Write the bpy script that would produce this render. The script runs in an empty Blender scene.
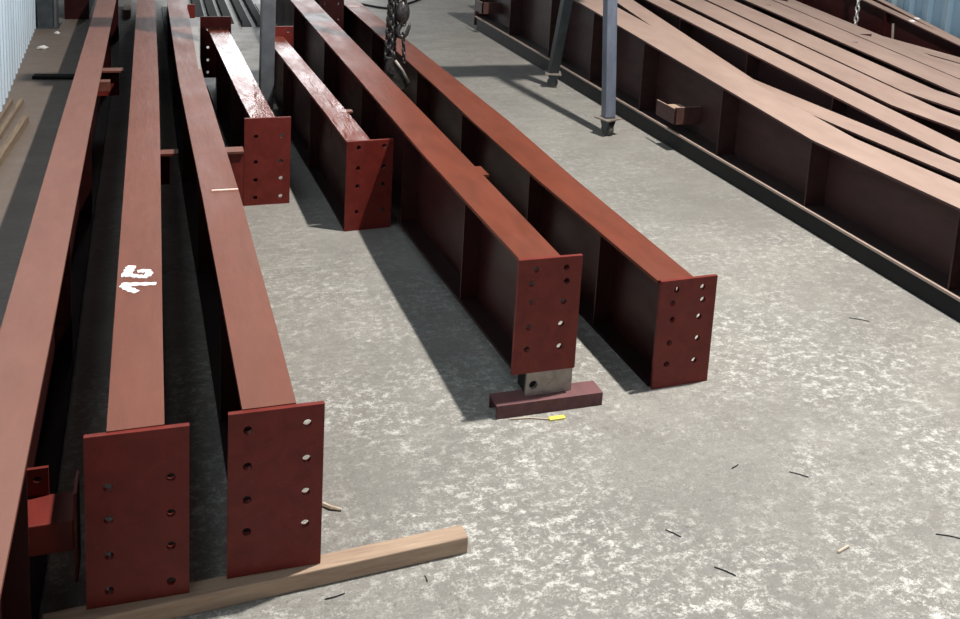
import bpy, bmesh, math, random
from mathutils import Vector, Matrix
random.seed(7)
S = bpy.context.scene
C = S.collection
V = Vector

# ------------------------------------------------------------------ helpers
def link(o):
    C.objects.link(o); return o

def thing(name, label, cat, loc=(0, 0, 0), group=None):
    o = link(bpy.data.objects.new(name, None))
    o.location = loc; o.empty_display_size = .1
    o['label'] = label; o['category'] = cat; o['kind'] = 'thing'
    if group: o['group'] = group
    return o

def tag(o, label, cat, group=None, kind=None):
    if label: o['label'] = label
    if cat: o['category'] = cat
    if group: o['group'] = group
    o['kind'] = kind or 'thing'
    return o

def wloc(o):
    p = V((0, 0, 0))
    while o is not None:
        p += V(o.location); o = o.parent
    return p

def obj(name, bm, mat, parent=None, base=None, smooth=False, label=None):
    """world-space bmesh -> one object, origin at base (or at the parent's origin)"""
    org = V(base) if base is not None else (wloc(parent) if parent else V((0, 0, 0)))
    bmesh.ops.translate(bm, verts=bm.verts, vec=-org)
    bmesh.ops.recalc_face_normals(bm, faces=bm.faces)
    me = bpy.data.meshes.new(name); bm.to_mesh(me); bm.free()
    for p in me.polygons: p.use_smooth = smooth
    o = link(bpy.data.objects.new(name, me)); me.materials.append(mat)
    if parent:
        o.parent = parent; o.location = org - wloc(parent)
    else:
        o.location = org
    if label: o['label'] = label
    return o

def box(bm, x0, x1, y0, y1, z0, z1, M=None):
    v = [bm.verts.new((x, y, z)) for z in (z0, z1) for y in (y0, y1) for x in (x0, x1)]
    for f in ((0, 1, 3, 2), (4, 6, 7, 5), (0, 4, 5, 1), (2, 3, 7, 6), (0, 2, 6, 4), (1, 5, 7, 3)):
        bm.faces.new([v[i] for i in f])
    if M is not None: bmesh.ops.transform(bm, matrix=M, verts=v)
    return v

def bevel(bm, w, seg=2):
    bmesh.ops.bevel(bm, geom=bm.edges[:], offset=w, segments=seg, affect='EDGES', profile=.5)

def strip(bm, st, t):
    """st = [(xl, xr, y, ztop)], a flat bar of thickness t that follows the stations"""
    rows = []
    for q in st:
        xl, xr, y, z = q[:4]; z2 = q[4] if len(q) > 4 else z
        rows.append([bm.verts.new(p) for p in ((xl, y, z), (xr, y, z2), (xr, y, z2 - t), (xl, y, z - t))])
    for a, b in zip(rows, rows[1:]):
        for i in range(4):
            j = (i + 1) % 4
            bm.faces.new((a[i], b[i], b[j], a[j]))
    bm.faces.new(rows[0]); bm.faces.new(rows[-1][::-1])

def sweep(bm, path, r, n=8, closed=False, cap=True):
    P = [V(p) for p in path]; N = len(P); rings = []
    up0 = None
    for i, p in enumerate(P):
        a = P[i - 1] if (i > 0 or closed) else P[i]
        b = P[(i + 1) % N] if (i < N - 1 or closed) else P[i]
        t = (b - a).normalized()
        if up0 is None:
            up0 = V((0, 0, 1)) if abs(t.z) < .9 else V((1, 0, 0))
        s = t.cross(up0).normalized(); u = s.cross(t).normalized(); up0 = u
        rr = r[i] if isinstance(r, (list, tuple)) else r
        rings.append([bm.verts.new(p + rr * (math.cos(2 * math.pi * k / n) * s + math.sin(2 * math.pi * k / n) * u)) for k in range(n)])
    m = N if closed else N - 1
    for i in range(m):
        A, B = rings[i], rings[(i + 1) % N]
        for k in range(n):
            bm.faces.new((A[k], A[(k + 1) % n], B[(k + 1) % n], B[k]))
    if cap and not closed:
        bm.faces.new(rings[0]); bm.faces.new(rings[-1][::-1])

def holed_plate(w, h, t, holes, n=14):
    """plate in the xz plane, x in +-w/2, z in 0..h, y in 0..t, real drilled holes (x, z, r)"""
    bm = bmesh.new(); E = []
    def loop(pts):
        vs = [bm.verts.new((x, 0, z)) for x, z in pts]
        for a, b in zip(vs, vs[1:] + vs[:1]): E.append(bm.edges.new((a, b)))
    loop([(-w / 2, 0), (w / 2, 0), (w / 2, h), (-w / 2, h)])
    for hx, hz, r in holes:
        loop([(hx + r * math.cos(2 * math.pi * k / n), hz + r * math.sin(2 * math.pi * k / n)) for k in range(n)])
    bmesh.ops.triangle_fill(bm, use_beauty=True, use_dissolve=False, edges=E)
    bad = []
    for f in bm.faces:
        c = f.calc_center_median()
        for hx, hz, r in holes:
            if (c.x - hx) ** 2 + (c.z - hz) ** 2 < (r * .8) ** 2: bad.append(f); break
    if bad: bmesh.ops.delete(bm, geom=bad, context='FACES_ONLY')
    ext = bmesh.ops.extrude_face_region(bm, geom=bm.faces[:])
    bmesh.ops.translate(bm, verts=[e for e in ext['geom'] if isinstance(e, bmesh.types.BMVert)], vec=(0, t, 0))
    return bm

# ------------------------------------------------------------------ materials
def lin(r, g, b):
    f = lambda c: (c / 255 / 12.92) if c / 255 <= .04045 else ((c / 255 + .055) / 1.055) ** 2.4
    return (f(r), f(g), f(b), 1)

class Mat:
    def __init__(s, name):
        s.m = bpy.data.materials.new(name); s.m.use_nodes = True
        s.nt = s.m.node_tree; s.n = s.nt.nodes; s.b = s.n['Principled BSDF']
        s.co = s.n.new('ShaderNodeTexCoord')
    def l(s, a, b): s.nt.links.new(a, b)
    def mapping(s, scale=(1, 1, 1), src='Object'):
        m = s.n.new('ShaderNodeMapping'); m.inputs['Scale'].default_value = scale
        s.l(s.co.outputs[src], m.inputs['Vector']); return m.outputs[0]
    def pos(s, scale=(1, 1, 1)):
        g = s.n.new('ShaderNodeNewGeometry')
        m = s.n.new('ShaderNodeMapping'); m.inputs['Scale'].default_value = scale
        s.l(g.outputs['Position'], m.inputs['Vector']); return m.outputs[0]
    def noise(s, vec, scale, detail=4, rough=.55, dist=0):
        t = s.n.new('ShaderNodeTexNoise'); t.inputs['Scale'].default_value = scale
        t.inputs['Detail'].default_value = detail; t.inputs['Roughness'].default_value = rough
        t.inputs['Distortion'].default_value = dist
        s.l(vec, t.inputs['Vector']); return t.outputs['Fac']
    def ramp(s, fac, stops):
        r = s.n.new('ShaderNodeValToRGB'); e = r.color_ramp.elements
        while len(e) < len(stops): e.new(.5)
        for k, (p, c) in enumerate(stops):
            e[k].position = p; e[k].color = c if len(c) == 4 else (*c, 1)
        s.l(fac, r.inputs[0]); return r.outputs[0]
    def fr(s, fac, a, b, lo=0, hi=1):
        m = s.n.new('ShaderNodeMapRange'); m.inputs[1].default_value = a; m.inputs[2].default_value = b
        m.inputs[3].default_value = lo; m.inputs[4].default_value = hi
        s.l(fac, m.inputs[0]); return m.outputs[0]
    def mix(s, fac, a, b, mode='MIX'):
        m = s.n.new('ShaderNodeMix'); m.data_type = 'RGBA'; m.blend_type = mode
        for i, v in ((0, fac), (6, a), (7, b)):
            if hasattr(v, 'is_linked'): s.l(v, m.inputs[i])
            else: m.inputs[i].default_value = v
        return m.outputs[2]
    def math(s, op, a, b=None):
        m = s.n.new('ShaderNodeMath'); m.operation = op
        for i, v in enumerate((a, b)):
            if v is None: continue
            if hasattr(v, 'is_linked'): s.l(v, m.inputs[i])
            else: m.inputs[i].default_value = v
        return m.outputs[0]
    def bump(s, h, strength=.2, dist=.01):
        b = s.n.new('ShaderNodeBump'); b.inputs['Strength'].default_value = strength
        b.inputs['Distance'].default_value = dist
        s.l(h, b.inputs['Height']); s.l(b.outputs[0], s.b.inputs['Normal'])
    def col(s, v):
        if hasattr(v, 'is_linked'): s.l(v, s.b.inputs['Base Color'])
        else: s.b.inputs['Base Color'].default_value = v
    def rough(s, v):
        if hasattr(v, 'is_linked'): s.l(v, s.b.inputs['Roughness'])
        else: s.b.inputs['Roughness'].default_value = v
    def upness(s, lo=.5, hi=.9):
        g = s.n.new('ShaderNodeNewGeometry'); x = s.n.new('ShaderNodeSeparateXYZ')
        s.l(g.outputs['Normal'], x.inputs[0]); return s.fr(x.outputs['Z'], lo, hi)

def primer(name, dark, mid, dust, dust_amt, r0, r1, wave=.12, side=None, spec=.4):
    """brushed red-oxide primer; dust settles on faces that look up"""
    M = Mat(name)
    p = M.pos((1, 1, 1))
    streak = M.noise(M.pos((9, 2.2, 9)), 2.2, 5, .6, .6)
    c = M.mix(M.fr(streak, .3, .7), dark, mid)
    d = M.math('MULTIPLY', M.upness(), M.fr(M.noise(M.pos((4, 1.5, 4)), 1.3, 6, .65), .2, .75, dust_amt * .55, dust_amt))
    up = M.mix(d, c, dust)
    if side: 
        up = M.mix(M.upness(), side, up)
    speck = M.fr(M.noise(p, 140, 2), .66, .74, 0, .25)
    M.col(M.mix(speck, up, dust))
    rg = M.noise(M.pos((5, 1.8, 5)), 1.7, 4, .6)
    M.rough(M.fr(rg, .3, .7, r0, r1))
    M.b.inputs['Specular IOR Level'].default_value = spec
    M.bump(M.math('ADD', M.noise(M.pos((7, 1.3, 7)), 3, 3), M.math('MULTIPLY', M.noise(M.pos((1, 1, 1)), 60, 2), .08)), wave, .02)
    return M.m

M_red = primer('red_primer', lin(84, 32, 16), lin(104, 43, 24), lin(128, 82, 62), .22, .38, .54)
M_redL = primer('red_primer_dusty', lin(86, 37, 23), lin(105, 50, 35), lin(122, 84, 70), .5, .42, .56)
M_redP = primer('red_primer_pale', lin(95, 52, 41), lin(114, 68, 56), lin(130, 94, 82), .65, .46, .6)
M_wet = primer('red_primer_glossy', lin(88, 32, 20), lin(112, 47, 32), lin(142, 98, 82), .2, .16, .34, .45)
M_semi = primer('red_primer_satin', lin(86, 31, 19), lin(110, 46, 31), lin(140, 96, 80), .25, .22, .46, .6)
M_plate = primer('red_primer_plate', lin(90, 27, 21), lin(110, 37, 30), lin(136, 66, 56), .15, .42, .58, .06, spec=.28)
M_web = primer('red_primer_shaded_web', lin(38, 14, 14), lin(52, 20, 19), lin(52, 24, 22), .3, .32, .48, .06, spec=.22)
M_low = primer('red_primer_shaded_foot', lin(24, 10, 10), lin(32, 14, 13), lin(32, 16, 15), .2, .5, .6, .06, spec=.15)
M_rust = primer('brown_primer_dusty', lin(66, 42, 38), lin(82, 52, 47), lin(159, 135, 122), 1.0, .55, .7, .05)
def lit_edge_flange():
    M = Mat('brown_primer_lit_edge'); P = M.pos((1, 1, 1))  # pale outer edge paints the light caught there, inner part darkened as shade
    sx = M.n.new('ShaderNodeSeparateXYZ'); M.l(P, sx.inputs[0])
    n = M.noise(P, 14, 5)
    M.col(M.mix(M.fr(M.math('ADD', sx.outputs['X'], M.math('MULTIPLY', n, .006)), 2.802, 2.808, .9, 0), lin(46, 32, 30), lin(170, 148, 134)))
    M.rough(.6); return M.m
M_rfl = lit_edge_flange()
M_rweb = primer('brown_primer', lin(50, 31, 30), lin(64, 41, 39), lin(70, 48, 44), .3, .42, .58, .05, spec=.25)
M_purple = primer('purple_primer', lin(74, 40, 42), lin(98, 60, 62), lin(128, 92, 92), .5, .5, .65, .08)

def simple(name, c1, c2, scale=8, rough=.5, metal=0, stretch=(1, 1, 1), bmp=.1):
    M = Mat(name)
    n = M.noise(M.pos(stretch), scale, 6, .62, .3)
    M.col(M.mix(M.fr(n, .3, .7), c1, c2)); M.rough(M.fr(n, .2, .8, rough - .08, rough + .1))
    M.b.inputs['Metallic'].default_value = metal
    M.bump(n, bmp, .005)
    return M.m

M_black = simple('black_steel', lin(12, 12, 14), lin(22, 22, 25), 20, .55)
_b = M_black.node_tree.nodes['Principled BSDF']; _b.inputs['Specular IOR Level'].default_value = .2
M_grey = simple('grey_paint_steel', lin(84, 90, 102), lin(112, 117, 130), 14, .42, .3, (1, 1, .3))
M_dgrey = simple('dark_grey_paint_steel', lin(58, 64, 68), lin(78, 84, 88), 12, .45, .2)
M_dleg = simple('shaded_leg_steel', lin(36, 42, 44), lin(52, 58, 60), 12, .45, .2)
M_post = simple('post_grey_steel', lin(86, 88, 92), lin(106, 108, 112), 12, .5, .2)
M_bare = simple('bare_steel', lin(122, 112, 104), lin(160, 150, 140), 30, .5, .35)
M_chain = simple('chain_steel', lin(46, 44, 44), lin(92, 86, 84), 60, .38, .7)
M_chainL = simple('bright_chain_steel', lin(150, 148, 145), lin(200, 198, 195), 60, .35, .6)
M_wood = simple('timber', lin(138, 112, 94), lin(174, 150, 126), 5, .75, 0, (1.2, 14, 14), .25)
M_woodD = simple('timber_brown', lin(104, 88, 74), lin(142, 122, 100), 5, .8, 0, (14, 1.2, 14), .25)
M_white = simple('white_paint_mark', lin(225, 222, 222), lin(245, 244, 244), 30, .6)
M_rag = simple('white_scrap', lin(205, 200, 195), lin(235, 232, 228), 40, .8)
M_rubber = simple('caster_rubber', lin(60, 58, 56), lin(88, 84, 80), 30, .7)
M_bar = simple('dark_bar_steel', lin(24, 24, 25), lin(44, 43, 42), 10, .85, 0)
M_bar.node_tree.nodes['Principled BSDF'].inputs['Specular IOR Level'].default_value = .1
M_yellow = simple('yellow_plastic', lin(205, 190, 60), lin(225, 210, 90), 20, .5)
M_twig = simple('pale_offcut', lin(170, 150, 130), lin(205, 190, 170), 20, .7)
M_seam = simple('weld_bead', lin(205, 170, 155), lin(235, 215, 205), 40, .4)

def floor_mat():
    M = Mat('worn_concrete'); P = M.pos((1, 1, 1))
    big = M.noise(P, .9, 5, .6, .4)
    mid = M.noise(M.pos((1.0, 1.4, 1)), 4, 9, .72, .2)
    c = M.mix(M.fr(big, .3, .7), lin(119, 116, 110), lin(150, 146, 138))
    c = M.mix(M.fr(mid, .36, .66, 0, .8), c, lin(116, 112, 107))
    # pale worn flakes, thick at the near end and sparse towards the far end
    sy = M.n.new('ShaderNodeSeparateXYZ'); M.l(P, sy.inputs[0])
    near = M.fr(sy.outputs['Y'], 1.6, 4.2, 1, .3)
    fl = M.noise(M.pos((1.0, 1.25, 1)), 26, 12, .86, .1)
    area = M.fr(M.noise(P, 1.7, 7, .72, .2), .40, .58, .12, 1)
    fl2 = M.math('MULTIPLY', M.math('MULTIPLY', M.fr(fl, .50, .58), area), near)
    c = M.mix(M.math('MULTIPLY', fl2, .95), c, lin(214, 211, 203))
    sp = M.fr(M.noise(P, 70, 6, .78), .58, .68, 0, .55)
    c = M.mix(M.math('MULTIPLY', sp, near), c, lin(206, 203, 196))
    pit = M.fr(M.noise(P, 40, 8, .85), .54, .64, 0, .75)
    c = M.mix(M.math('MULTIPLY', pit, near), c, lin(84, 81, 78))
    # scraped streaks
    sw = M.n.new('ShaderNodeMapping'); sw.inputs['Rotation'].default_value = (0, 0, .5); sw.inputs['Scale'].default_value = (1.4, 22, 1); M.l(P, sw.inputs['Vector'])
    st = M.noise(sw.outputs[0], 1.6, 6, .7, .3)
    c = M.mix(M.math('MULTIPLY', M.fr(st, .6, .68, 0, .5), M.fr(M.noise(P, .8, 2), .48, .6)), c, lin(198, 196, 188))
    g = M.noise(P, 170, 3, .6)
    c = M.mix(M.fr(g, .46, .72, 0, .45), c, lin(88, 85, 80))
    dk = M.noise(P, 30, 6, .75)
    c = M.mix(M.fr(dk, .58, .70, 0, .55), c, lin(84, 81, 77))
    # brown dirt near the left wall
    sx = M.n.new('ShaderNodeSeparateXYZ'); M.l(P, sx.inputs[0])
    dirt = M.math('ADD', M.fr(sx.outputs['X'], -.6, .1, .85, 0), M.math('MULTIPLY', M.math('SUBTRACT', big, .5), .4))
    dirt.node.use_clamp = True
    c = M.mix(dirt, c, lin(108, 93, 82))
    M.col(c)
    M.rough(M.fr(mid, .3, .7, .5, .68))
    M.b.inputs['Specular IOR Level'].default_value = .35
    M.bump(M.math('ADD', M.math('MULTIPLY', fl2, .5), M.math('MULTIPLY', mid, .8)), .25, .006)
    return M.m

def cladding(name, base, stain, dirt):
    M = Mat(name)
    n = M.noise(M.pos((1, 6, .35)), 1.6, 6, .65, .4)
    c = M.mix(M.fr(n, .5, .72), base, stain)
    n2 = M.noise(M.pos((1, 1, 1)), 7, 6, .7)
    c = M.mix(M.fr(n2, .62, .74, 0, .6), c, dirt)
    M.col(c); M.rough(.5)
    return M.m

# ------------------------------------------------------------------ the setting
def struct(name, bm, m, smooth=False):
    o = obj(name, bm, m, smooth=smooth); o['kind'] = 'structure'; return o

bm = bmesh.new(); box(bm, -1.6, 6.1, -5, 13.2, -.12, 0)
struct('floor', bm, floor_mat())

def corrugated(bm, x_at, y0, y1, z0, z1, pitch, depth, sgn):
    ys = []; y = y0
    while y < y1:
        for f, d in ((0, 0), (.5, 0), (.6, 1), (.9, 1)):
            ys.append((y + f * pitch, d * depth))
        y += pitch
    a = [[bm.verts.new((x_at(yy) + sgn * d, yy, z)) for z in (z0, z1)] for yy, d in ys]
    for p, q in zip(a, a[1:]): bm.faces.new((p[0], q[0], q[1], p[1]))

wl = lambda y: -.655 - .0357 * y
bm = bmesh.new(); corrugated(bm, wl, -5, 13.1, 0, 5.5, .16, .028, 1)
struct('wall_left', bm, cladding('pale_cladding', lin(206, 222, 234), lin(186, 202, 214), lin(150, 152, 150)))
bm = bmesh.new(); corrugated(bm, lambda y: 5.8, -5, 13.1, 0, 5.5, .2, .03, -1)
struct('wall_right', bm, cladding('blue_cladding', lin(104, 128, 146), lin(136, 146, 142), lin(104, 92, 70)))
bm = bmesh.new()
box(bm, -1.6, .2, 13.1, 13.2, 0, 5.5); box(bm, 2.7, 6.1, 13.1, 13.2, 0, 5.5); box(bm, .2, 2.7, 13.1, 13.2, 3.0, 5.5)
struct('wall_back', bm, cladding('back_cladding', lin(120, 130, 136), lin(140, 146, 148), lin(110, 108, 100)))

# ------------------------------------------------------------------ beams
WT = .009
def lerp_st(st, y):
    if y <= st[0][2]: a, b = st[0], st[1]
    else:
        for a, b in zip(st, st[1:]):
            if y <= b[2]: break
    t = (y - a[2]) / (b[2] - a[2])
    return tuple(a[i] + t * (b[i] - a[i]) for i in range(len(a)))

def i_beam(label, st, zb, mat, group, plate=None, far_plate=None, stiff_l=(), stiff_r=(), wmat=None,
           pmat=None, bot_half=None, tf=.011, web_x=None, bmat=None, name='steel_i_beam'):
    """st: top-flange stations; zb(y): underside; returns the Empty"""
    y0, y1 = st[0][2], st[-1][2]
    xc = lambda y: (lambda s: (s[0] + s[1]) / 2)(lerp_st(st, y))
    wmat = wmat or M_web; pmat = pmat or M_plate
    t = thing(name, label, 'steel beam', (xc(y0), y0, zb(y0)), group)
    bm = bmesh.new(); strip(bm, st, tf); obj('top_flange', bm, mat, t)
    bs = []
    for xl, xr, y, z in [q[:4] for q in st]:
        h = (xr - xl) / 2 if bot_half is None else bot_half; c = (xl + xr) / 2
        bs.append((c - h, c + h, y, zb(y) + tf))
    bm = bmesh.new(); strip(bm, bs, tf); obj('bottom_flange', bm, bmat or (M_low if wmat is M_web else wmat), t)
    bm = bmesh.new(); rows = []
    for xl, xr, y, z in [(q[0], q[1], q[2], min(q[3:])) for q in st]:
        c = (xl + xr) / 2
        rows.append([bm.verts.new(p) for p in ((c - WT / 2, y, zb(y) + tf), (c + WT / 2, y, zb(y) + tf), (c + WT / 2, y, z - tf), (c - WT / 2, y, z - tf))])
    for a, b in zip(rows, rows[1:]):
        for i in range(4): bm.faces.new((a[i], b[i], b[(i + 1) % 4], a[(i + 1) % 4]))
    bm.faces.new(rows[0]); bm.faces.new(rows[-1][::-1])
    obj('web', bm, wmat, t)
    for side, ys in ((-1, stiff_l), (1, stiff_r)):
        for y in ys:
            s = lerp_st(st, y); c = (s[0] + s[1]) / 2; h = (s[1] - s[0]) / 2 - .004
            bm = bmesh.new()
            a, b = sorted((c + side * WT / 2, c + side * h))
            box(bm, a, b, y - .004, y + .004, zb(y) + tf, (s[3] if side < 0 or len(s) < 5 else min(s[3:])) - tf)
            obj('stiffener', bm, wmat, t)
    for pl in (plate, far_plate):
        if not pl: continue
        cx, y, w, z0, h, holes, yaw = pl
        bm = holed_plate(w, h, .012, [(u * w - w / 2, (1 - v) * h, .0095) for u, v in holes])
        bmesh.ops.transform(bm, verts=bm.verts, matrix=Matrix.Translation((cx, y, z0)) @ Matrix.Rotation(math.radians(yaw), 4, 'Z'))
        obj('end_plate', bm, pmat, t)
    return t

def bx(name, x0, x1, y0, y1, z0, z1, mat, parent, bev=0, label=None, yaw=0):
    bm = bmesh.new(); box(bm, x0, x1, y0, y1, z0, z1)
    if bev: bevel(bm, bev)
    if yaw:
        c = V(((x0 + x1) / 2, (y0 + y1) / 2, 0))
        bmesh.ops.transform(bm, verts=bm.verts, matrix=Matrix.Translation(c) @ Matrix.Rotation(math.radians(yaw), 4, 'Z') @ Matrix.Translation(-c))
    return obj(name, bm, mat, parent, label=label)

GL = 'red primed beams lying on the left of the hall'
GM = 'red primed beams lying in the middle of the hall'
GR = 'brown primed rafters stacked along the right wall'
zl = lambda y: .0435 if y < 2.1 else max(.0, .0435 - (y - 2.1) * .02)

# leftmost beam (runs out of the frame)
st1 = [(-.350, -.231, .75, .43), (-.354, -.2385, 2.37, .43), (-.372, -.254, 4.05, .43), (-.396, -.272, 7.35, .43), (-.41, -.285, 9.6, .43)]
B1 = i_beam('leftmost red beam, nearest the pale left wall, cut off by the photo edge', st1, lambda y: 0, M_redP, GL,
            plate=(-.290, .738, .2, 0, .44, [(.25, .2), (.8, .2), (.25, .5), (.8, .5), (.25, .8), (.8, .8)], 0),
            stiff_l=(1.9, 3.4, 5.0, 6.6, 8.2), stiff_r=(1.86, 3.0, 4.2, 6.4, 8.0))
# bracket arm with drilled lug, near end
bx('bracket_arm', -.294, -.166, 1.95, 2.05, .135, .205, M_plate, B1, .003)
bm = holed_plate(.08, .115, .008, [(.018, .088, .009)])
bmesh.ops.translate(bm, verts=bm.verts, vec=(-.262, 2.046, .155)); obj('bracket_lug', bm, M_plate, B1)
bx('bracket_end_plate', -.166, -.160, 1.95, 2.03, .06, .265, M_plate, B1)
# cleat further along
bx('cleat', -.328, -.175, 5.66, 5.74, .29, .30, M_redP, B1)
bx('cleat', -.328, -.20, 5.695, 5.705, .15, .29, M_plate, B1)
bx('cleat', -.326, -.235, 5.40, 5.46, .25, .30, M_redP, B1)

# second beam with painted mark
H8a = [(.22, .30), (.22, .49), (.22, .70), (.22, .91), (.82, .287), (.82, .50), (.82, .695), (.82, .91)]
H8b = [(.2, .105), (.2, .323), (.2, .528), (.2, .725), (.82, .108), (.82, .325), (.82, .53), (.82, .73)]
st2 = [(-.098, .012, 1.895, .43), (-.101, .011, 2.316, .43), (-.109, .012, 4.0, .43), (-.114, .009, 4.91, .43), (-.130, -.008, 7.33, .43), (-.14, -.02, 9.6, .43)]
B2 = i_beam('red beam carrying the white painted number, end plate resting on timber', st2, zl, M_redL, GL,
            plate=(-.040, 1.884, .2, .0435, .384, H8a, -1), stiff_l=(2.6, 3.6, 4.8, 6.2, 7.6), stiff_r=(2.6, 3.6, 4.8, 6.2, 7.6))
bm = bmesh.new()
zoff = [0]
def brush(pts, w):
    """flat brushed stroke a hair above the flange"""
    zoff[0] += .0004; z0, z1 = .4301, .4306 + zoff[0]
    Q = [V((x, y, 0)) for x, y in pts]
    D = []
    for i in range(len(Q) - 1):
        n = 6
        for k in range(n): D.append(Q[i].lerp(Q[i + 1], k / n))
    D.append(Q[-1])
    for it in range(2):
        D = [D[0]] + [(D[i - 1] + D[i] * 2 + D[i + 1]) / 4 for i in range(1, len(D) - 1)] + [D[-1]]
    L = []; Rr = []
    for i, p in enumerate(D):
        t = (D[min(i + 1, len(D) - 1)] - D[max(i - 1, 0)]).normalized(); nrm = V((-t.y, t.x, 0))
        ww = w * (.9 + .2 * math.sin(i * 1.7)) * (.75 if i in (0, len(D) - 1) else 1)
        L.append(p + nrm * ww); Rr.append(p - nrm * ww)
    ring = L + Rr[::-1]
    lo = [bm.verts.new((p.x, p.y, z0)) for p in ring]; hi = [bm.verts.new((p.x, p.y, z1)) for p in ring]
    n = len(L)
    for i in range(n - 1):
        a, b, c, d = i, i + 1, 2 * n - 2 - i, 2 * n - 1 - i
        bm.faces.new((hi[a], hi[b], hi[c], hi[d])); bm.faces.new((lo[d], lo[c], lo[b], lo[a]))
    m = 2 * n
    for i in range(m): bm.faces.new((lo[i], lo[(i + 1) % m], hi[(i + 1) % m], hi[i]))
brush([(-.0907, 2.5761), (-.0471, 2.5681), (-.0034, 2.5624)], .010)
brush([(-.0873, 2.5698), (-.0739, 2.5449), (-.0512, 2.5208)], .0115)
brush([(-.0925, 2.6335), (-.076, 2.6318)], .0125)
brush([(-.078, 2.6303), (-.0726, 2.6676), (-.0664, 2.6879)], .0135)
brush([(-.0764, 2.6299), (-.0511, 2.6153), (-.033, 2.6092), (-.0199, 2.6249), (-.0267, 2.6483), (-.0516, 2.6464)], .010)
obj('painted_number', bm, M_white, B2, label='white hand-painted number 15 across the flange')
bx('cleat', -.05, .085, 4.07, 4.13, .30, .31, M_redL, B2)
bx('cleat', -.05, .05, 4.095, 4.105, .17, .30, M_plate, B2)

# third beam
st3 = [(.167, .279, 1.914, .43), (.161, .277, 2.25, .43), (.143, .264, 3.2, .43), (.124, .245, 3.98, .43), (.103, .223, 4.9, .43), (.075, .205, 7.35, .43), (.05, .18, 9.6, .43)]
B3 = i_beam('third red beam from the left wall, end plate at the middle of the timber', st3, zl, M_redL, GL,
            plate=(.238, 1.902, .2, .0435, .384, H8b, -.4), stiff_l=(2.5, 3.5, 4.6, 6.0, 7.4), stiff_r=(2.5, 3.5, 4.6, 6.0, 7.4))
bm = bmesh.new(); strip(bm, [(.205, .217, 5.1, .4305), (.207, .236, 5.86, .4305), (.205, .257, 6.6, .4305)], .01)
obj('splice_plate', bm, M_bare, B3, label='pale unpainted strip beside the flange')
bx('cleat', .205, .255, 6.98, 6.995, .30, .46, M_plate, B3)
bx('cleat', .19, .349, 4.06, 4.13, .30, .31, M_redP, B3)
bx('cleat', .19, .349, 4.07, 4.08, .06, .30, M_plate, B3)
bx('weld_seam', .175, .262, 3.255, 3.265, .430, .4325, M_seam, B3)

# two short beams
H8c = [(.25, .207), (.25, .5), (.25, .707), (.25, .91), (.8, .21), (.8, .5), (.8, .70), (.8, .91)]
st6 = [(.393, .500, 4.251, .4), (.377, .487, 4.58, .4), (.345, .465, 5.5, .4), (.312, .435, 6.455, .4)]
B6 = i_beam('short red beam beside the grey post, flange mirror-bright with glare', st6, lambda y: 0, M_wet, GM,
            plate=(.466, 4.239, .202, 0, .402, H8c, .8), far_plate=(.367, 6.46, .195, .06, .405, H8c, 0), stiff_l=(5.0, 5.8), stiff_r=(5.0, 5.8))
H8d = [(.25, .07), (.25, .30), (.25, .5), (.25, .79), (.8, .07), (.8, .30), (.8, .5), (.8, .79)]
st7 = [(.748, .852, 3.887, .392), (.735, .838, 4.3, .392), (.700, .805, 5.1, .392), (.653, .762, 6.15, .392)]
B7 = i_beam('short red beam right of the grey post, end plate half in shadow', st7, lambda y: 0, M_semi, GM,
            plate=(.850, 3.873, .202, 0, .393, H8d, 4.4), far_plate=(.745, 6.16, .165, .04, .415, H8d, 0), stiff_l=(4.7, 5.5), stiff_r=(4.7, 5.5))
bx('cleat', .775, .872, 4.38, 4.42, .372, .38, M_redP, B7); bx('cleat', .775, .865, 4.40, 4.408, .25, .372, M_plate, B7)

# two long beams
H10a = [(.28, .09), (.22, .21), (.235, .37), (.22, .59), (.21, .785), (.75, .095), (.77, .214), (.74, .39), (.73, .588), (.73, .79)]
H10b = [(.28, .09), (.23, .21), (.25, .365), (.23, .58), (.22, .78), (.75, .09), (.77, .21), (.73, .365), (.74, .57), (.72, .78)]
z4 = lambda y: max(0, .118 - (y - 2.43) * .04)
st4 = [(.983, 1.110, 2.441, .465), (.959, 1.112, 3.45, .465), (.953, 1.110, 4.71, .465), (.945, 1.109, 5.84, .465), (.937, 1.109, 7.2, .465), (.93, 1.108, 9.8, .465)]
B4 = i_beam('long red beam whose end is propped on a lug and a purple channel', st4, z4, M_red, GM,
            plate=(1.072, 2.428, .197, .118, .353, H10a, 0), stiff_l=(2.95, 3.75, 4.6, 5.7, 7.0), stiff_r=(2.95, 3.4, 4.6, 5.7, 7.0))
bx('cleat', 1.035, 1.165, 3.26, 3.36, .425, .434, M_red, B4); bx('cleat', 1.035, 1.16, 3.30, 3.308, .30, .425, M_red, B4)
st5 = [(1.443, 1.569, 2.464, .352), (1.420, 1.572, 3.4, .352), (1.418, 1.594, 4.24, .352), (1.428, 1.590, 4.9, .352), (1.430, 1.578, 6.8, .352), (1.427, 1.574, 9.8, .352)]
B5 = i_beam('long red beam with its end plate standing on bare floor, right of the propped beam', st5, lambda y: 0, M_red, GM,
            plate=(1.548, 2.451, .198, 0, .354, H10b, 2), stiff_l=(2.86, 3.5, 4.43, 5.34, 6.6, 7.9), stiff_r=(2.9, 4.4, 5.9, 7.4))
bx('weld_seam', 1.45, 1.53, 7.55, 7.57, .352, .356, M_seam, B5)

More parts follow.
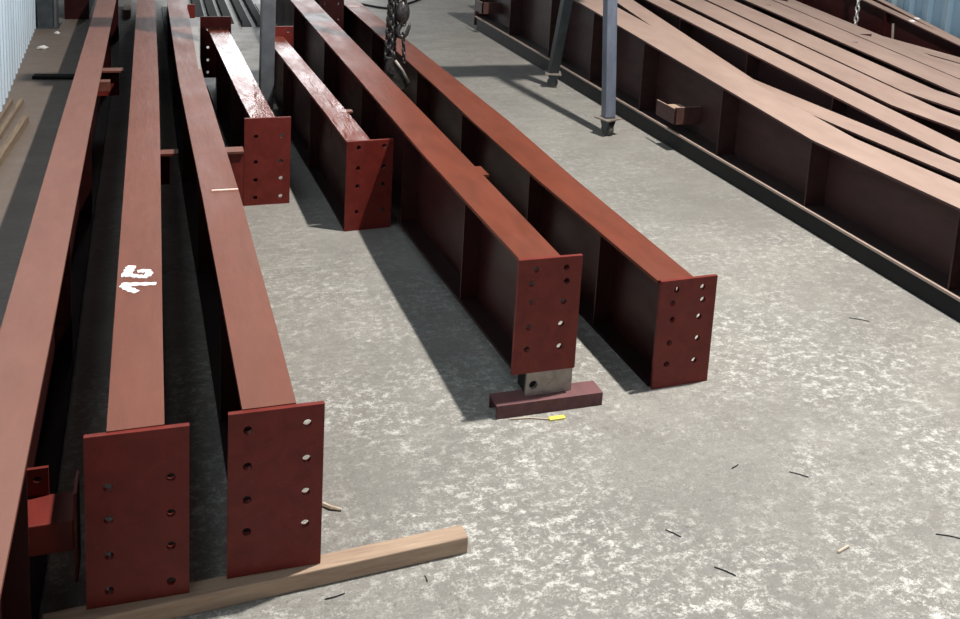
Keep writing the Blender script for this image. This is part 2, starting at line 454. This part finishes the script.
# far beam whose dark end plate shows between the two long beams
st8 = [(1.22, 1.34, 7.42, .46), (1.22, 1.34, 9.8, .46)]
i_beam('far dark beam end between the two long red beams, at the top edge', st8, lambda y: 0, M_red, GM,
       plate=(1.283, 7.405, .19, 0, .47, [(.2, .14), (.2, .4), (.2, .65), (.78, .14), (.78, .4), (.78, .65)], 0), stiff_l=(8.3,), stiff_r=(8.3,), pmat=M_web)

# timber under the end plates of the two left beams
bm = bmesh.new(); box(bm, -.435, .47, 0, .046, 0, .042); bevel(bm, .003)
bmesh.ops.transform(bm, verts=bm.verts, matrix=Matrix.Translation((.212, 1.877, 0)) @ Matrix.Rotation(math.radians(3.2), 4, 'Z'))
tag(obj('timber_batten', bm, M_wood, base=(.2, 1.9, 0)), 'long pale timber batten under the two nearest end plates', 'timber')

# prop: channel + lug plate
PR = thing('channel_prop', 'purple steel channel with grey lug propping the long beam end', 'beam prop', (1.09, 2.43, 0))
bm = bmesh.new()
prof = [(2.403, 0), (2.403, .041), (2.472, .041), (2.472, 0), (2.464, 0), (2.464, .033), (2.411, .033), (2.411, 0)]
A = [bm.verts.new((.924, y, z)) for y, z in prof]; B = [bm.verts.new((1.258, y, z)) for y, z in prof]
for k in range(8): bm.faces.new((A[k], B[k], B[(k + 1) % 8], A[(k + 1) % 8]))
bm.faces.new(A); bm.faces.new(B[::-1])
obj('channel', bm, M_purple, PR)
bm = holed_plate(.145, .0755, .012, [(-.05, .033, .013)], 18)
bmesh.ops.translate(bm, verts=bm.verts, vec=(1.096, 2.436, .041)); bx('lug_shade_block', 1.026, 1.166, 2.4485, 2.51, .041, .114, M_black, PR)  # black block added behind the lug hole to stand for shade
obj('lug_plate', bm, M_bare, PR, label='bare grey steel lug with a round hole')

# ------------------------------------------------------------------ right-hand stack
def rafter(xl, xr, yk, slope, ynear, yfar, zk=.41):
    a, b = yk if isinstance(yk, tuple) else (yk, yk)
    f = lambda y: zk + max(0, (y - a) * slope)
    g = lambda y: zk + max(0, (y - b) * slope)
    ys = sorted({ynear, a, b, (max(a, b) + yfar) / 2, yfar})
    return [(xl, xr, y, f(y), g(y)) for y in ys], lambda y: min(f(y), g(y))

zr1 = lambda y: .078 + (y - 2.6) * .006
spec = [
    ('front brown rafter of the right stack, its full web facing the aisle', 2.803, 3.03, 3.55, .0775, 8.45, zr1, (2.69, 3.56, 4.31, 5.2, 5.94, 6.69, 7.57)),
    ('second brown rafter from the aisle, touching the front one', 3.094, 3.249, 4.69, .137, 8.7, lambda y: 0, (3.0, 4.4, 5.8)),
    ('third brown rafter from the aisle, beyond the widening dark gap', 3.295, 3.488, (3.25, 3.35), .081, 8.9, lambda y: 0, (3.3, 4.06, 4.85, 5.65, 6.5)),
    ('fourth brown rafter from the aisle', 3.683, 3.893, (4.07, 3.96), .083, 8.9, lambda y: 0, (3.9, 4.9, 5.9)),
    ('fifth brown rafter from the aisle, before the broad dark gap', 3.994, 4.223, 4.34, .085, 9.1, lambda y: 0, (4.2, 5.2, 6.2)),
    ('sixth brown rafter from the aisle, just behind the broad dark gap', 4.290, 4.612, (4.216, 4.56), .088, 9.1, lambda y: 0, (4.3, 5.3, 6.3)),
    ('seventh brown rafter from the aisle, hanging chain dropping behind it', 4.634, 5.001, (4.60, 5.22), .089, 9.1, lambda y: 0, (4.6, 5.6, 6.6)),
    ('eighth brown rafter, only a sliver showing at the right photo edge', 5.03, 5.187, 7.2, .05, 9.1, lambda y: 0, (5.2, 6.2)),
    ('dark red tapered beam standing by the blue wall, narrow pale top', 5.519, 5.60, 5.45, .155, 9.1, lambda y: 0, (5.0, 6.3, 7.4)),
    ('rearmost narrow beam, against the foot of the blue wall', 5.64, 5.70, 5.6, .19, 9.1, lambda y: 0, (6.0, 7.4)),
]
RB = []
for i, (lab, xl, xr, yk, sl, yf, zb, stf) in enumerate(spec):
    st, f = rafter(xl, xr, yk, sl, 1.15 + .12 * (i % 3), yf)
    n = len(RB)
    cx = (xl + xr) / 2; w = xr - xl
    hs = [(.2, .12), (.8, .12), (.2, .5), (.8, .5), (.2, .85), (.8, .85)]
    y0 = st[0][2]
    if i == 0:
        fp = (cx, yf + .002, w + .03, .035, f(yf), hs, 0)
    else:
        fp = (cx, yf + .002, w, 0, f(yf), hs, 0)
    RB.append(i_beam(lab, st, zb, M_rust, GR, plate=(cx, y0 - .013, w, zb(y0), .41 - zb(y0), hs, 0), far_plate=fp,
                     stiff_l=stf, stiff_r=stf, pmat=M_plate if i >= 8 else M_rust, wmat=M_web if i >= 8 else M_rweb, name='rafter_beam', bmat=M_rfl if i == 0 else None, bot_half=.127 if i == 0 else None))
R1 = RB[0]
# cleats on the aisle face of the front rafter
bm = bmesh.new(); box(bm, 2.745, 2.755, 4.66, 4.88, .165, .255); box(bm, 2.745, 2.912, 4.66, 4.67, .165, .265); bevel(bm, .002)
obj('cleat', bm, M_rust, R1)
bx('cleat_wood_block', 2.755, 2.83, 4.67, 4.77, .247, .255, M_wood, R1, label='pale wooden block stuck in the cleat')  # piece of wood lodged in the cleat
bm = bmesh.new(); box(bm, 2.74, 2.75, 8.1, 8.3, .2, .3); box(bm, 2.74, 2.91, 8.1, 8.11, .2, .3); obj('cleat', bm, M_rust, R1)
# base rail under the front rafter
RA = thing('base_rail', 'long black steel rail on the floor beneath the front brown rafter', 'steel rail', (2.85, 4.8, 0))
bm = bmesh.new()
st = [(2.794, 2.90, y, zr1(y) - .001) for y in (1.2, 8.4)]; strip(bm, st, .012); obj('rail_top', bm, M_black, RA)
bm = bmesh.new(); rows = []
for y in (1.2, 8.4):
    rows.append([bm.verts.new(p) for p in ((2.796, y, 0), (2.898, y, 0), (2.898, y, zr1(y) - .013), (2.796, y, zr1(y) - .013))])
for i in range(4): bm.faces.new((rows[0][i], rows[1][i], rows[1][(i + 1) % 4], rows[0][(i + 1) % 4]))
bm.faces.new(rows[0]); bm.faces.new(rows[1][::-1]); obj('rail_body', bm, M_black, RA)

# small bits on the rearmost beams
bx_ = bmesh.new(); sweep(bx_, [(5.225, 5.80, .0), (5.195, 5.83, .52)], .009, 8)
tag(obj('steel_stub', bx_, M_bare, base=(5.21, 5.8, 0)), 'short pale rod leaning behind the seventh brown rafter', 'rod')
for k, (x, y, z) in enumerate(((5.55, 6.03, .502), (5.66, 6.10, .508))):
    bm = bmesh.new(); bmesh.ops.create_icosphere(bm, subdivisions=2, radius=.02, matrix=Matrix.Translation((x, y, z)) @ Matrix.Diagonal((1, 1.5, .5, 1)))
    tag(obj('white_scrap', bm, M_rag, base=(x, y, z - .01), smooth=True),
        'white scrap lying on the narrow pale beam top' if k == 0 else 'white scrap against the foot of the blue wall', 'scrap')

# ------------------------------------------------------------------ gantry
G = thing('gantry_frame', 'grey wheeled lifting frame straddling the red beams', 'gantry', (2.6, 5.6, 0))
def leg(p0, p1, w, mat, name='leg'):
    p0, p1 = V(p0), V(p1); d = (p1 - p0); L = d.length
    bm = bmesh.new(); box(bm, -w / 2, w / 2, -w / 2, w / 2, 0, L); bevel(bm, .006)
    z = d.normalized(); x = V((1, 0, 0)); y = z.cross(x).normalized(); x = y.cross(z)
    M = Matrix((x, y, z)).transposed().to_4x4(); M.translation = p0
    bmesh.ops.transform(bm, verts=bm.verts, matrix=M)
    return obj(name, bm, mat, G)
def caster(x, y, yaw):
    base = V((x, y, 0))
    M = Matrix.Translation(base) @ Matrix.Rotation(yaw, 4, 'Z')
    bm = bmesh.new(); box(bm, -.062, .062, -.055, .055, .1, .108)
    bmesh.ops.transform(bm, verts=bm.verts, matrix=M); mp = obj('caster', bm, M_bare, G)
    bm = bmesh.new()
    for s in (-1, 1):
        vs = [bm.verts.new(p) for p in ((s * .024, -.04, .1), (s * .024, .04, .1), (s * .024, .014, .03), (s * .024, -.014, .03))]
        f = bm.faces.new(vs); e = bmesh.ops.extrude_face_region(bm, geom=[f])
        bmesh.ops.translate(bm, verts=[q for q in e['geom'] if isinstance(q, bmesh.types.BMVert)], vec=(s * .004, 0, 0))
    box(bm, -.028, .028, -.04, .04, .092, .1)
    bmesh.ops.transform(bm, verts=bm.verts, matrix=M); obj('fork', bm, M_dgrey, mp)
    bm = bmesh.new()
    bmesh.ops.create_cone(bm, cap_ends=True, segments=28, radius1=.038, radius2=.038, depth=.034,
                          matrix=M @ Matrix.Translation((0, 0, .038)) @ Matrix.Rotation(math.pi / 2, 4, 'Y'))
    bevel(bm, .004); obj('wheel', bm, M_rubber, mp, smooth=False)
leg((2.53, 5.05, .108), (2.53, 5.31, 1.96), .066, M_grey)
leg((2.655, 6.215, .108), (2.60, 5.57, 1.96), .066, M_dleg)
caster(2.53, 5.05, .35); caster(2.655, 6.215, 1.25)
leg((.594, 5.52, .108), (.594, 5.43, 1.96), .078, M_post); caster(.594, 5.52, 0)
bm = bmesh.new(); box(bm, .4, 2.85, 5.35, 5.49, 1.96, 1.972); box(bm, .4, 2.85, 5.415, 5.425, 1.972, 2.11); box(bm, .4, 2.85, 5.35, 5.49, 2.11, 2.122); box(bm, 2.5, 2.64, 5.27, 5.61, 1.948, 1.96)
obj('cross_beam', bm, M_grey, G)

# ------------------------------------------------------------------ chains
def link_mesh(L, wd, r):
    """one stadium-shaped link, long axis z, lying in the xz plane, centred"""
    bm = bmesh.new(); pts = []; hw = wd / 2 - r; hl = L / 2 - r - hw
    for k in range(7):
        a = math.pi * k / 6; pts.append((hw * math.cos(a), 0, hl + hw * math.sin(a)))
    for k in range(7):
        a = math.pi + math.pi * k / 6; pts.append((hw * math.cos(a), 0, -hl + hw * math.sin(a)))
    sweep(bm, pts, r, 6, closed=True)
    return bm

def chain(parent, top, bottom, zvis, L, wd, r, mat):
    """links from bottom up to zvis as parts; beyond it one part"""
    top, bottom = V(top), V(bottom); d = (top - bottom); n = int(d.length / (L - 2 * r)); pitch = d.length / n
    z = d.normalized(); x0 = V((1, 0, 0)); y0 = z.cross(x0).normalized(); x0 = y0.cross(z)
    R = Matrix((x0, y0, z)).transposed().to_4x4()
    bm = link_mesh(L, wd, r); me = bpy.data.meshes.new('link'); bm.to_mesh(me); bm.free(); me.materials.append(mat)
    for p in me.polygons: p.use_smooth = True
    rest = bmesh.new(); po = wloc(parent)
    for k in range(n):
        c = bottom + z * pitch * (k + .5)
        M = Matrix.Translation(c - po) @ R @ Matrix.Rotation(math.radians(25 + 90 * (k % 2)), 4, 'Z')
        if c.z < zvis:
            o = link(bpy.data.objects.new('link', me)); o.parent = parent; o.matrix_local = M
        else:
            b2 = bmesh.new(); b2.from_mesh(me); bmesh.ops.transform(b2, matrix=Matrix.Translation(po) @ M, verts=b2.verts)
            t = bpy.data.meshes.new('t'); b2.to_mesh(t); b2.free(); rest.from_mesh(t); bpy.data.meshes.remove(t)
    if rest.verts:
        o = obj('upper_chain', rest, mat, parent, smooth=True); o['kind'] = 'stuff'
    else: rest.free()

HK = thing('chain_sling', 'dark lifting chain with hook and clamp hanging between the two long red beams', 'lifting chain', (1.33, 5.41, .27))
chain(HK, (1.31, 5.41, 1.955), (1.262, 5.41, .40), .82, .052, .038, .0082, M_chain)
chain(HK, (1.335, 5.42, 1.955), (1.305, 5.43, .36), .82, .052, .038, .0082, M_chain)
chain(HK, (1.285, 5.40, 1.955), (1.285, 5.395, .38), .82, .05, .036, .0078, M_chain)
chain(HK, (1.36, 5.40, 1.955), (1.35, 5.39, .60), .8, .056, .04, .008, M_chain)
chain(HK, (1.352, 5.395, .56), (1.362, 5.385, .38), .8, .04, .026, .0055, M_chain)
# collector ring, grab hook
bm = bmesh.new(); bmesh.ops.create_uvsphere(bm, u_segments=14, v_segments=10, radius=.042, matrix=Matrix.Translation((1.345, 5.40, .675)) @ Matrix.Diagonal((1.0, .8, 1.7, 1)))
obj('swivel_block', bm, M_chain, HK, smooth=True)
bm = bmesh.new()
sweep(bm, [(1.345, 5.40, .63), (1.335, 5.40, .60), (1.32, 5.40, .57), (1.325, 5.40, .54), (1.35, 5.40, .53), (1.372, 5.40, .55), (1.386, 5.40, .59), (1.392, 5.40, .615)],
      [.012, .014, .015, .016, .016, .014, .011, .004], 10)
obj('grab_hook', bm, M_chain, HK, smooth=True)
# plate clamp: slanting jaw body with a rounded foot
bm = bmesh.new()
prof = [(1.262, .415), (1.285, .42), (1.335, .37), (1.385, .285), (1.392, .25), (1.365, .222), (1.325, .215), (1.285, .245), (1.262, .30), (1.250, .36)]
vs = [bm.verts.new((x, 5.375, z)) for x, z in prof]; f = bm.faces.new(vs)
e = bmesh.ops.extrude_face_region(bm, geom=[f]); bmesh.ops.translate(bm, verts=[q for q in e['geom'] if isinstance(q, bmesh.types.BMVert)], vec=(0, .05, 0))
bevel(bm, .005); obj('clamp_body', bm, M_chain, HK)
bm = bmesh.new(); sweep(bm, [(1.305, 5.37, .40), (1.35, 5.368, .34), (1.39, 5.368, .265)], .009, 8)
obj('clamp_lever', bm, M_bare, HK, smooth=True)
bm = bmesh.new(); bmesh.ops.create_cone(bm, cap_ends=True, segments=16, radius1=.02, radius2=.02, depth=.07, matrix=Matrix.Translation((1.29, 5.40, .34)) @ Matrix.Rotation(math.pi / 2, 4, 'X'))
obj('clamp_pin', bm, M_chain, HK)

RC = thing('hanging_chain', 'bright steel chain hanging in front of the dark red beam by the blue wall', 'chain', (5.168, 6.2, .425))
chain(RC, (5.168, 6.2, 2.2), (5.168, 6.2, .425), 1.2, .056, .04, .0075, M_chainL)

# cable on the floor behind the chain
bm = bmesh.new(); pts = []
K = [(1.72, 10.2), (2.0, 9.8), (2.17, 9.56), (2.30, 9.56), (2.48, 9.8), (2.72, 10.15), (2.95, 10.6)]
for i in range(len(K) - 1):
    p0 = K[max(i - 1, 0)]; p1 = K[i]; p2 = K[i + 1]; p3 = K[min(i + 2, len(K) - 1)]
    for k in range(6):
        t = k / 6
        q = [.5 * ((2 * p1[j]) + (-p0[j] + p2[j]) * t + (2 * p0[j] - 5 * p1[j] + 4 * p2[j] - p3[j]) * t * t + (-p0[j] + 3 * p1[j] - 3 * p2[j] + p3[j]) * t ** 3) for j in (0, 1)]
        pts.append((q[0], q[1], .011))
sweep(bm, pts, .011, 8)
tag(obj('cable', bm, M_black, base=(2.2, 9.6, 0), smooth=True), 'thin dark cable curving over the floor behind the lifting chain', 'cable')

# ------------------------------------------------------------------ left edge of the hall
COL = thing('steel_column', 'dark grey steel column by the pale left wall', 'column', (-.86, 8.6, 0))
bm = bmesh.new(); box(bm, -.918, -.9, 8.56, 8.76, .012, 4.8); obj('column_flange', bm, M_dgrey, COL)
bm = bmesh.new(); box(bm, -.795, -.775, 8.56, 8.76, .012, 4.8); obj('column_flange', bm, M_post, COL)
bm = bmesh.new(); box(bm, -.905, -.795, 8.575, 8.6, .012, 4.8); obj('column_web', bm, M_dgrey, COL)
bm = bmesh.new(); box(bm, -.926, -.76, 8.54, 8.8, 0, .012); obj('base_plate', bm, M_dgrey, COL)

sh = i_beam('short dark red beam offcut on the floor behind the grey column', [(-.74, -.56, 9.0, .26), (-.74, -.56, 10.0, .26)], lambda y: 0, M_web, 'offcuts behind the column',
            plate=(-.65, 8.987, .2, 0, .27, [(.2, .3), (.8, .3)], 0), name='beam_offcut', pmat=M_web)

bats = [((-.76, 4.3), (-.685, 5.72), .03, .045, 'timber batten furthest from the pale wall, on the dirty floor'),
        ((-.80, 4.9), (-.757, 6.16), .022, .03, 'middle one of three timber battens by the pale wall'),
        ((-.845, 4.9), (-.812, 6.16), .016, .03, 'timber batten closest to the foot of the pale wall')]
for (x0, y0), (x1, y1), w, h, lab in bats:
    L = math.hypot(x1 - x0, y1 - y0); bm = bmesh.new(); box(bm, -w / 2, w / 2, 0, L, 0, h); bevel(bm, .002)
    bmesh.ops.transform(bm, verts=bm.verts, matrix=Matrix.Translation((x0, y0, 0)) @ Matrix.Rotation(-math.atan2(x1 - x0, y1 - y0), 4, 'Z'))
    tag(obj('timber_batten', bm, M_woodD, base=(x0, y0, 0)), lab, 'timber', 'timber battens by the left wall')

bm = bmesh.new(); box(bm, -.165, .165, -.04, .04, 0, .02); bevel(bm, .002)  # flat dark strip laid crosswise on the floor
bmesh.ops.transform(bm, verts=bm.verts, matrix=Matrix.Translation((-.60, 6.78, 0)) @ Matrix.Rotation(-.12, 4, 'Z'))
tag(obj('dark_flat_strip', bm, M_bar, base=(-.60, 6.78, 0)), 'dark flat strip lying crosswise between left wall and leftmost beam', 'steel bar')

def crumple(name, x, y, sx, sy, sz, mat, lab, cat, rot=0):
    bm = bmesh.new(); bmesh.ops.create_icosphere(bm, subdivisions=3, radius=1)
    for v in bm.verts:
        k = 1 + .28 * math.sin(7 * v.co.x + 3 * v.co.y) * math.cos(6 * v.co.z + 2 * v.co.x)
        v.co = V((v.co.x * sx * k, v.co.y * sy * k, max(-.6, v.co.z * k) * sz + .6 * sz))
    bmesh.ops.transform(bm, verts=bm.verts, matrix=Matrix.Translation((x, y, 0)) @ Matrix.Rotation(rot, 4, 'Z'))
    return tag(obj(name, bm, mat, base=(x, y, 0), smooth=True), lab, cat)
crumple('white_rag', -.80, 7.74, .038, .022, .014, M_rag, 'crumpled white rag on dirty floor near the pale wall', 'rag', .1)
crumple('paper_scrap', -.752, 8.32, .022, .02, .012, M_rag, 'tiny pale paper scrap on floor before the grey column', 'scrap')

# dark bars on the far floor, widened to paint in the shade between them
for k, (xa, ya) in enumerate(((.37, 9.1), (.49, 8.9), (.61, 8.75), (.75, 8.6), (.875, 8.6))):
    w = .088; bm = bmesh.new()
    box(bm, xa - w / 2, xa + w / 2, ya, 11.2, 0, .006); box(bm, xa - w / 2, xa - w / 2 + .006, ya, 11.2, .006, .05)
    tag(obj('angle_bar', bm, M_bar, base=(xa, ya, 0)),
        ['dark angle bar on the far floor, closest to the third red beam', 'dark angle bar on the far floor, second from the left',
         'dark angle bar on the far floor, middle one of the five', 'dark angle bar on the far floor, next to the one by the grey post', 'dark angle bar on the far floor, closest to the grey post'][k], 'steel bar', 'dark angle bars on the far floor')

bm = bmesh.new(); box(bm, -.275, -.215, 9.05, 9.5, 0, .07); bevel(bm, .003)  # pale block stands in for a lit patch of floor
tag(obj('lit_floor_block', bm, M_wood, base=(-.245, 9.2, 0)), 'pale block standing for lit floor between the two leftmost beams, far end', 'timber')

# ------------------------------------------------------------------ litter on the floor
sl = [(1.637, 1.968, .05, 2.4), (1.24, 1.698, .05, 2.3), (2.429, 2.703, .07, 2.5), (1.186, 1.843, .04, 2.2), (1.485, 2.041, .03, .4), (1.855, 1.664, .06, 2.6), (.361, 1.845, .045, .15), (.566, 1.847, .02, 1.6)]
for x, y, L, a in sl:
    dx, dy = math.cos(a) * L / 2, math.sin(a) * L / 2
    bm = bmesh.new(); sweep(bm, [(x - dx, y - dy, .002), (x + dy * .08, y - dx * .08, .002), (x + dx, y + dy, .0015)], .0012, 6)
    tag(obj('metal_sliver', bm, M_black, base=(x, y, 0)), 'thin dark metal sliver lying on the grey concrete', 'metal sliver', 'dark slivers scattered on the floor')
bm = bmesh.new(); sweep(bm, [(1.562 - .02, 1.691 - .006, .003), (1.562 + .02, 1.691 + .006, .003)], .003, 6)
tag(obj('wood_splinter', bm, M_twig, base=(1.562, 1.691, 0)), 'pale splinter on the concrete near the bottom right', 'splinter')
bm = bmesh.new(); sweep(bm, [(.385, 2.148, .004), (.40, 2.130, .006), (.425, 2.118, .004)], [.006, .005, .003], 6)
tag(obj('wood_splinter', bm, M_twig, base=(.4, 2.13, 0)), 'pale splinter beside the end plate on the timber', 'splinter')
ck = thing('yellow_clip', 'small yellow plastic tag with a wire tail before the purple channel', 'tag', (1.095, 2.368, 0))
bm = bmesh.new(); box(bm, 1.072, 1.122, 2.358, 2.374, 0, .006); bevel(bm, .002); obj('tag_body', bm, M_yellow, ck)
bm = bmesh.new(); sweep(bm, [(1.072, 2.366, .003), (1.02, 2.385, .003), (.96, 2.392, .003)], .0018, 6); obj('wire_tail', bm, M_twig, ck)

# ------------------------------------------------------------------ light
W = bpy.data.worlds.new('hall_ambient'); S.world = W; W.use_nodes = True
bg = W.node_tree.nodes['Background']; bg.inputs[0].default_value = (.80, .88, 1, 1); bg.inputs[1].default_value = .032

def area(name, loc, target, sx, sy, e, col):
    l = bpy.data.lights.new(name, 'AREA'); l.shape = 'RECTANGLE'; l.size = sx; l.size_y = sy; l.energy = e; l.color = col
    o = link(bpy.data.objects.new(name, l)); o.location = loc
    o.rotation_euler = (V(target) - V(loc)).to_track_quat('-Z', 'Y').to_euler(); return o
area('bay_lamp', (2.85, 2.65, 6.3), (2.6, 2.65, 0), .16, .16, 860, (1, .97, .925))
area('far_doorway_daylight', (1.45, 13.05, 1.55), (1.45, 0, 1.0), 2.4, 2.8, 125, (.96, .98, 1))
area('behind_camera_fill', (4.9, -2.6, 3.0), (1.5, 3, .2), 2.6, 2.2, 62, (.98, .98, 1))  # unseen fill light added behind the camera to lift the end plates

# ------------------------------------------------------------------ camera
cd = bpy.data.cameras.new('camera'); cam = link(bpy.data.objects.new('camera', cd)); S.camera = cam
fw = V((.3143, .9327, -.1768)).normalized(); r = V((.9493, -.3097, .0537)); r = (r - fw * r.dot(fw)).normalized(); u = r.cross(fw)
M = Matrix((r, u, -fw)).transposed().to_4x4(); M.translation = (0, 0, 1.6); cam.matrix_world = M
cd.sensor_width = 36; cd.lens = 36 * 977.7 / 960
cd.shift_y = -(309.5 - 28.97) / 960
cd.clip_start = .05
S.view_settings.view_transform = 'Standard'; S.view_settings.look = 'None'
S.view_settings.exposure = 0
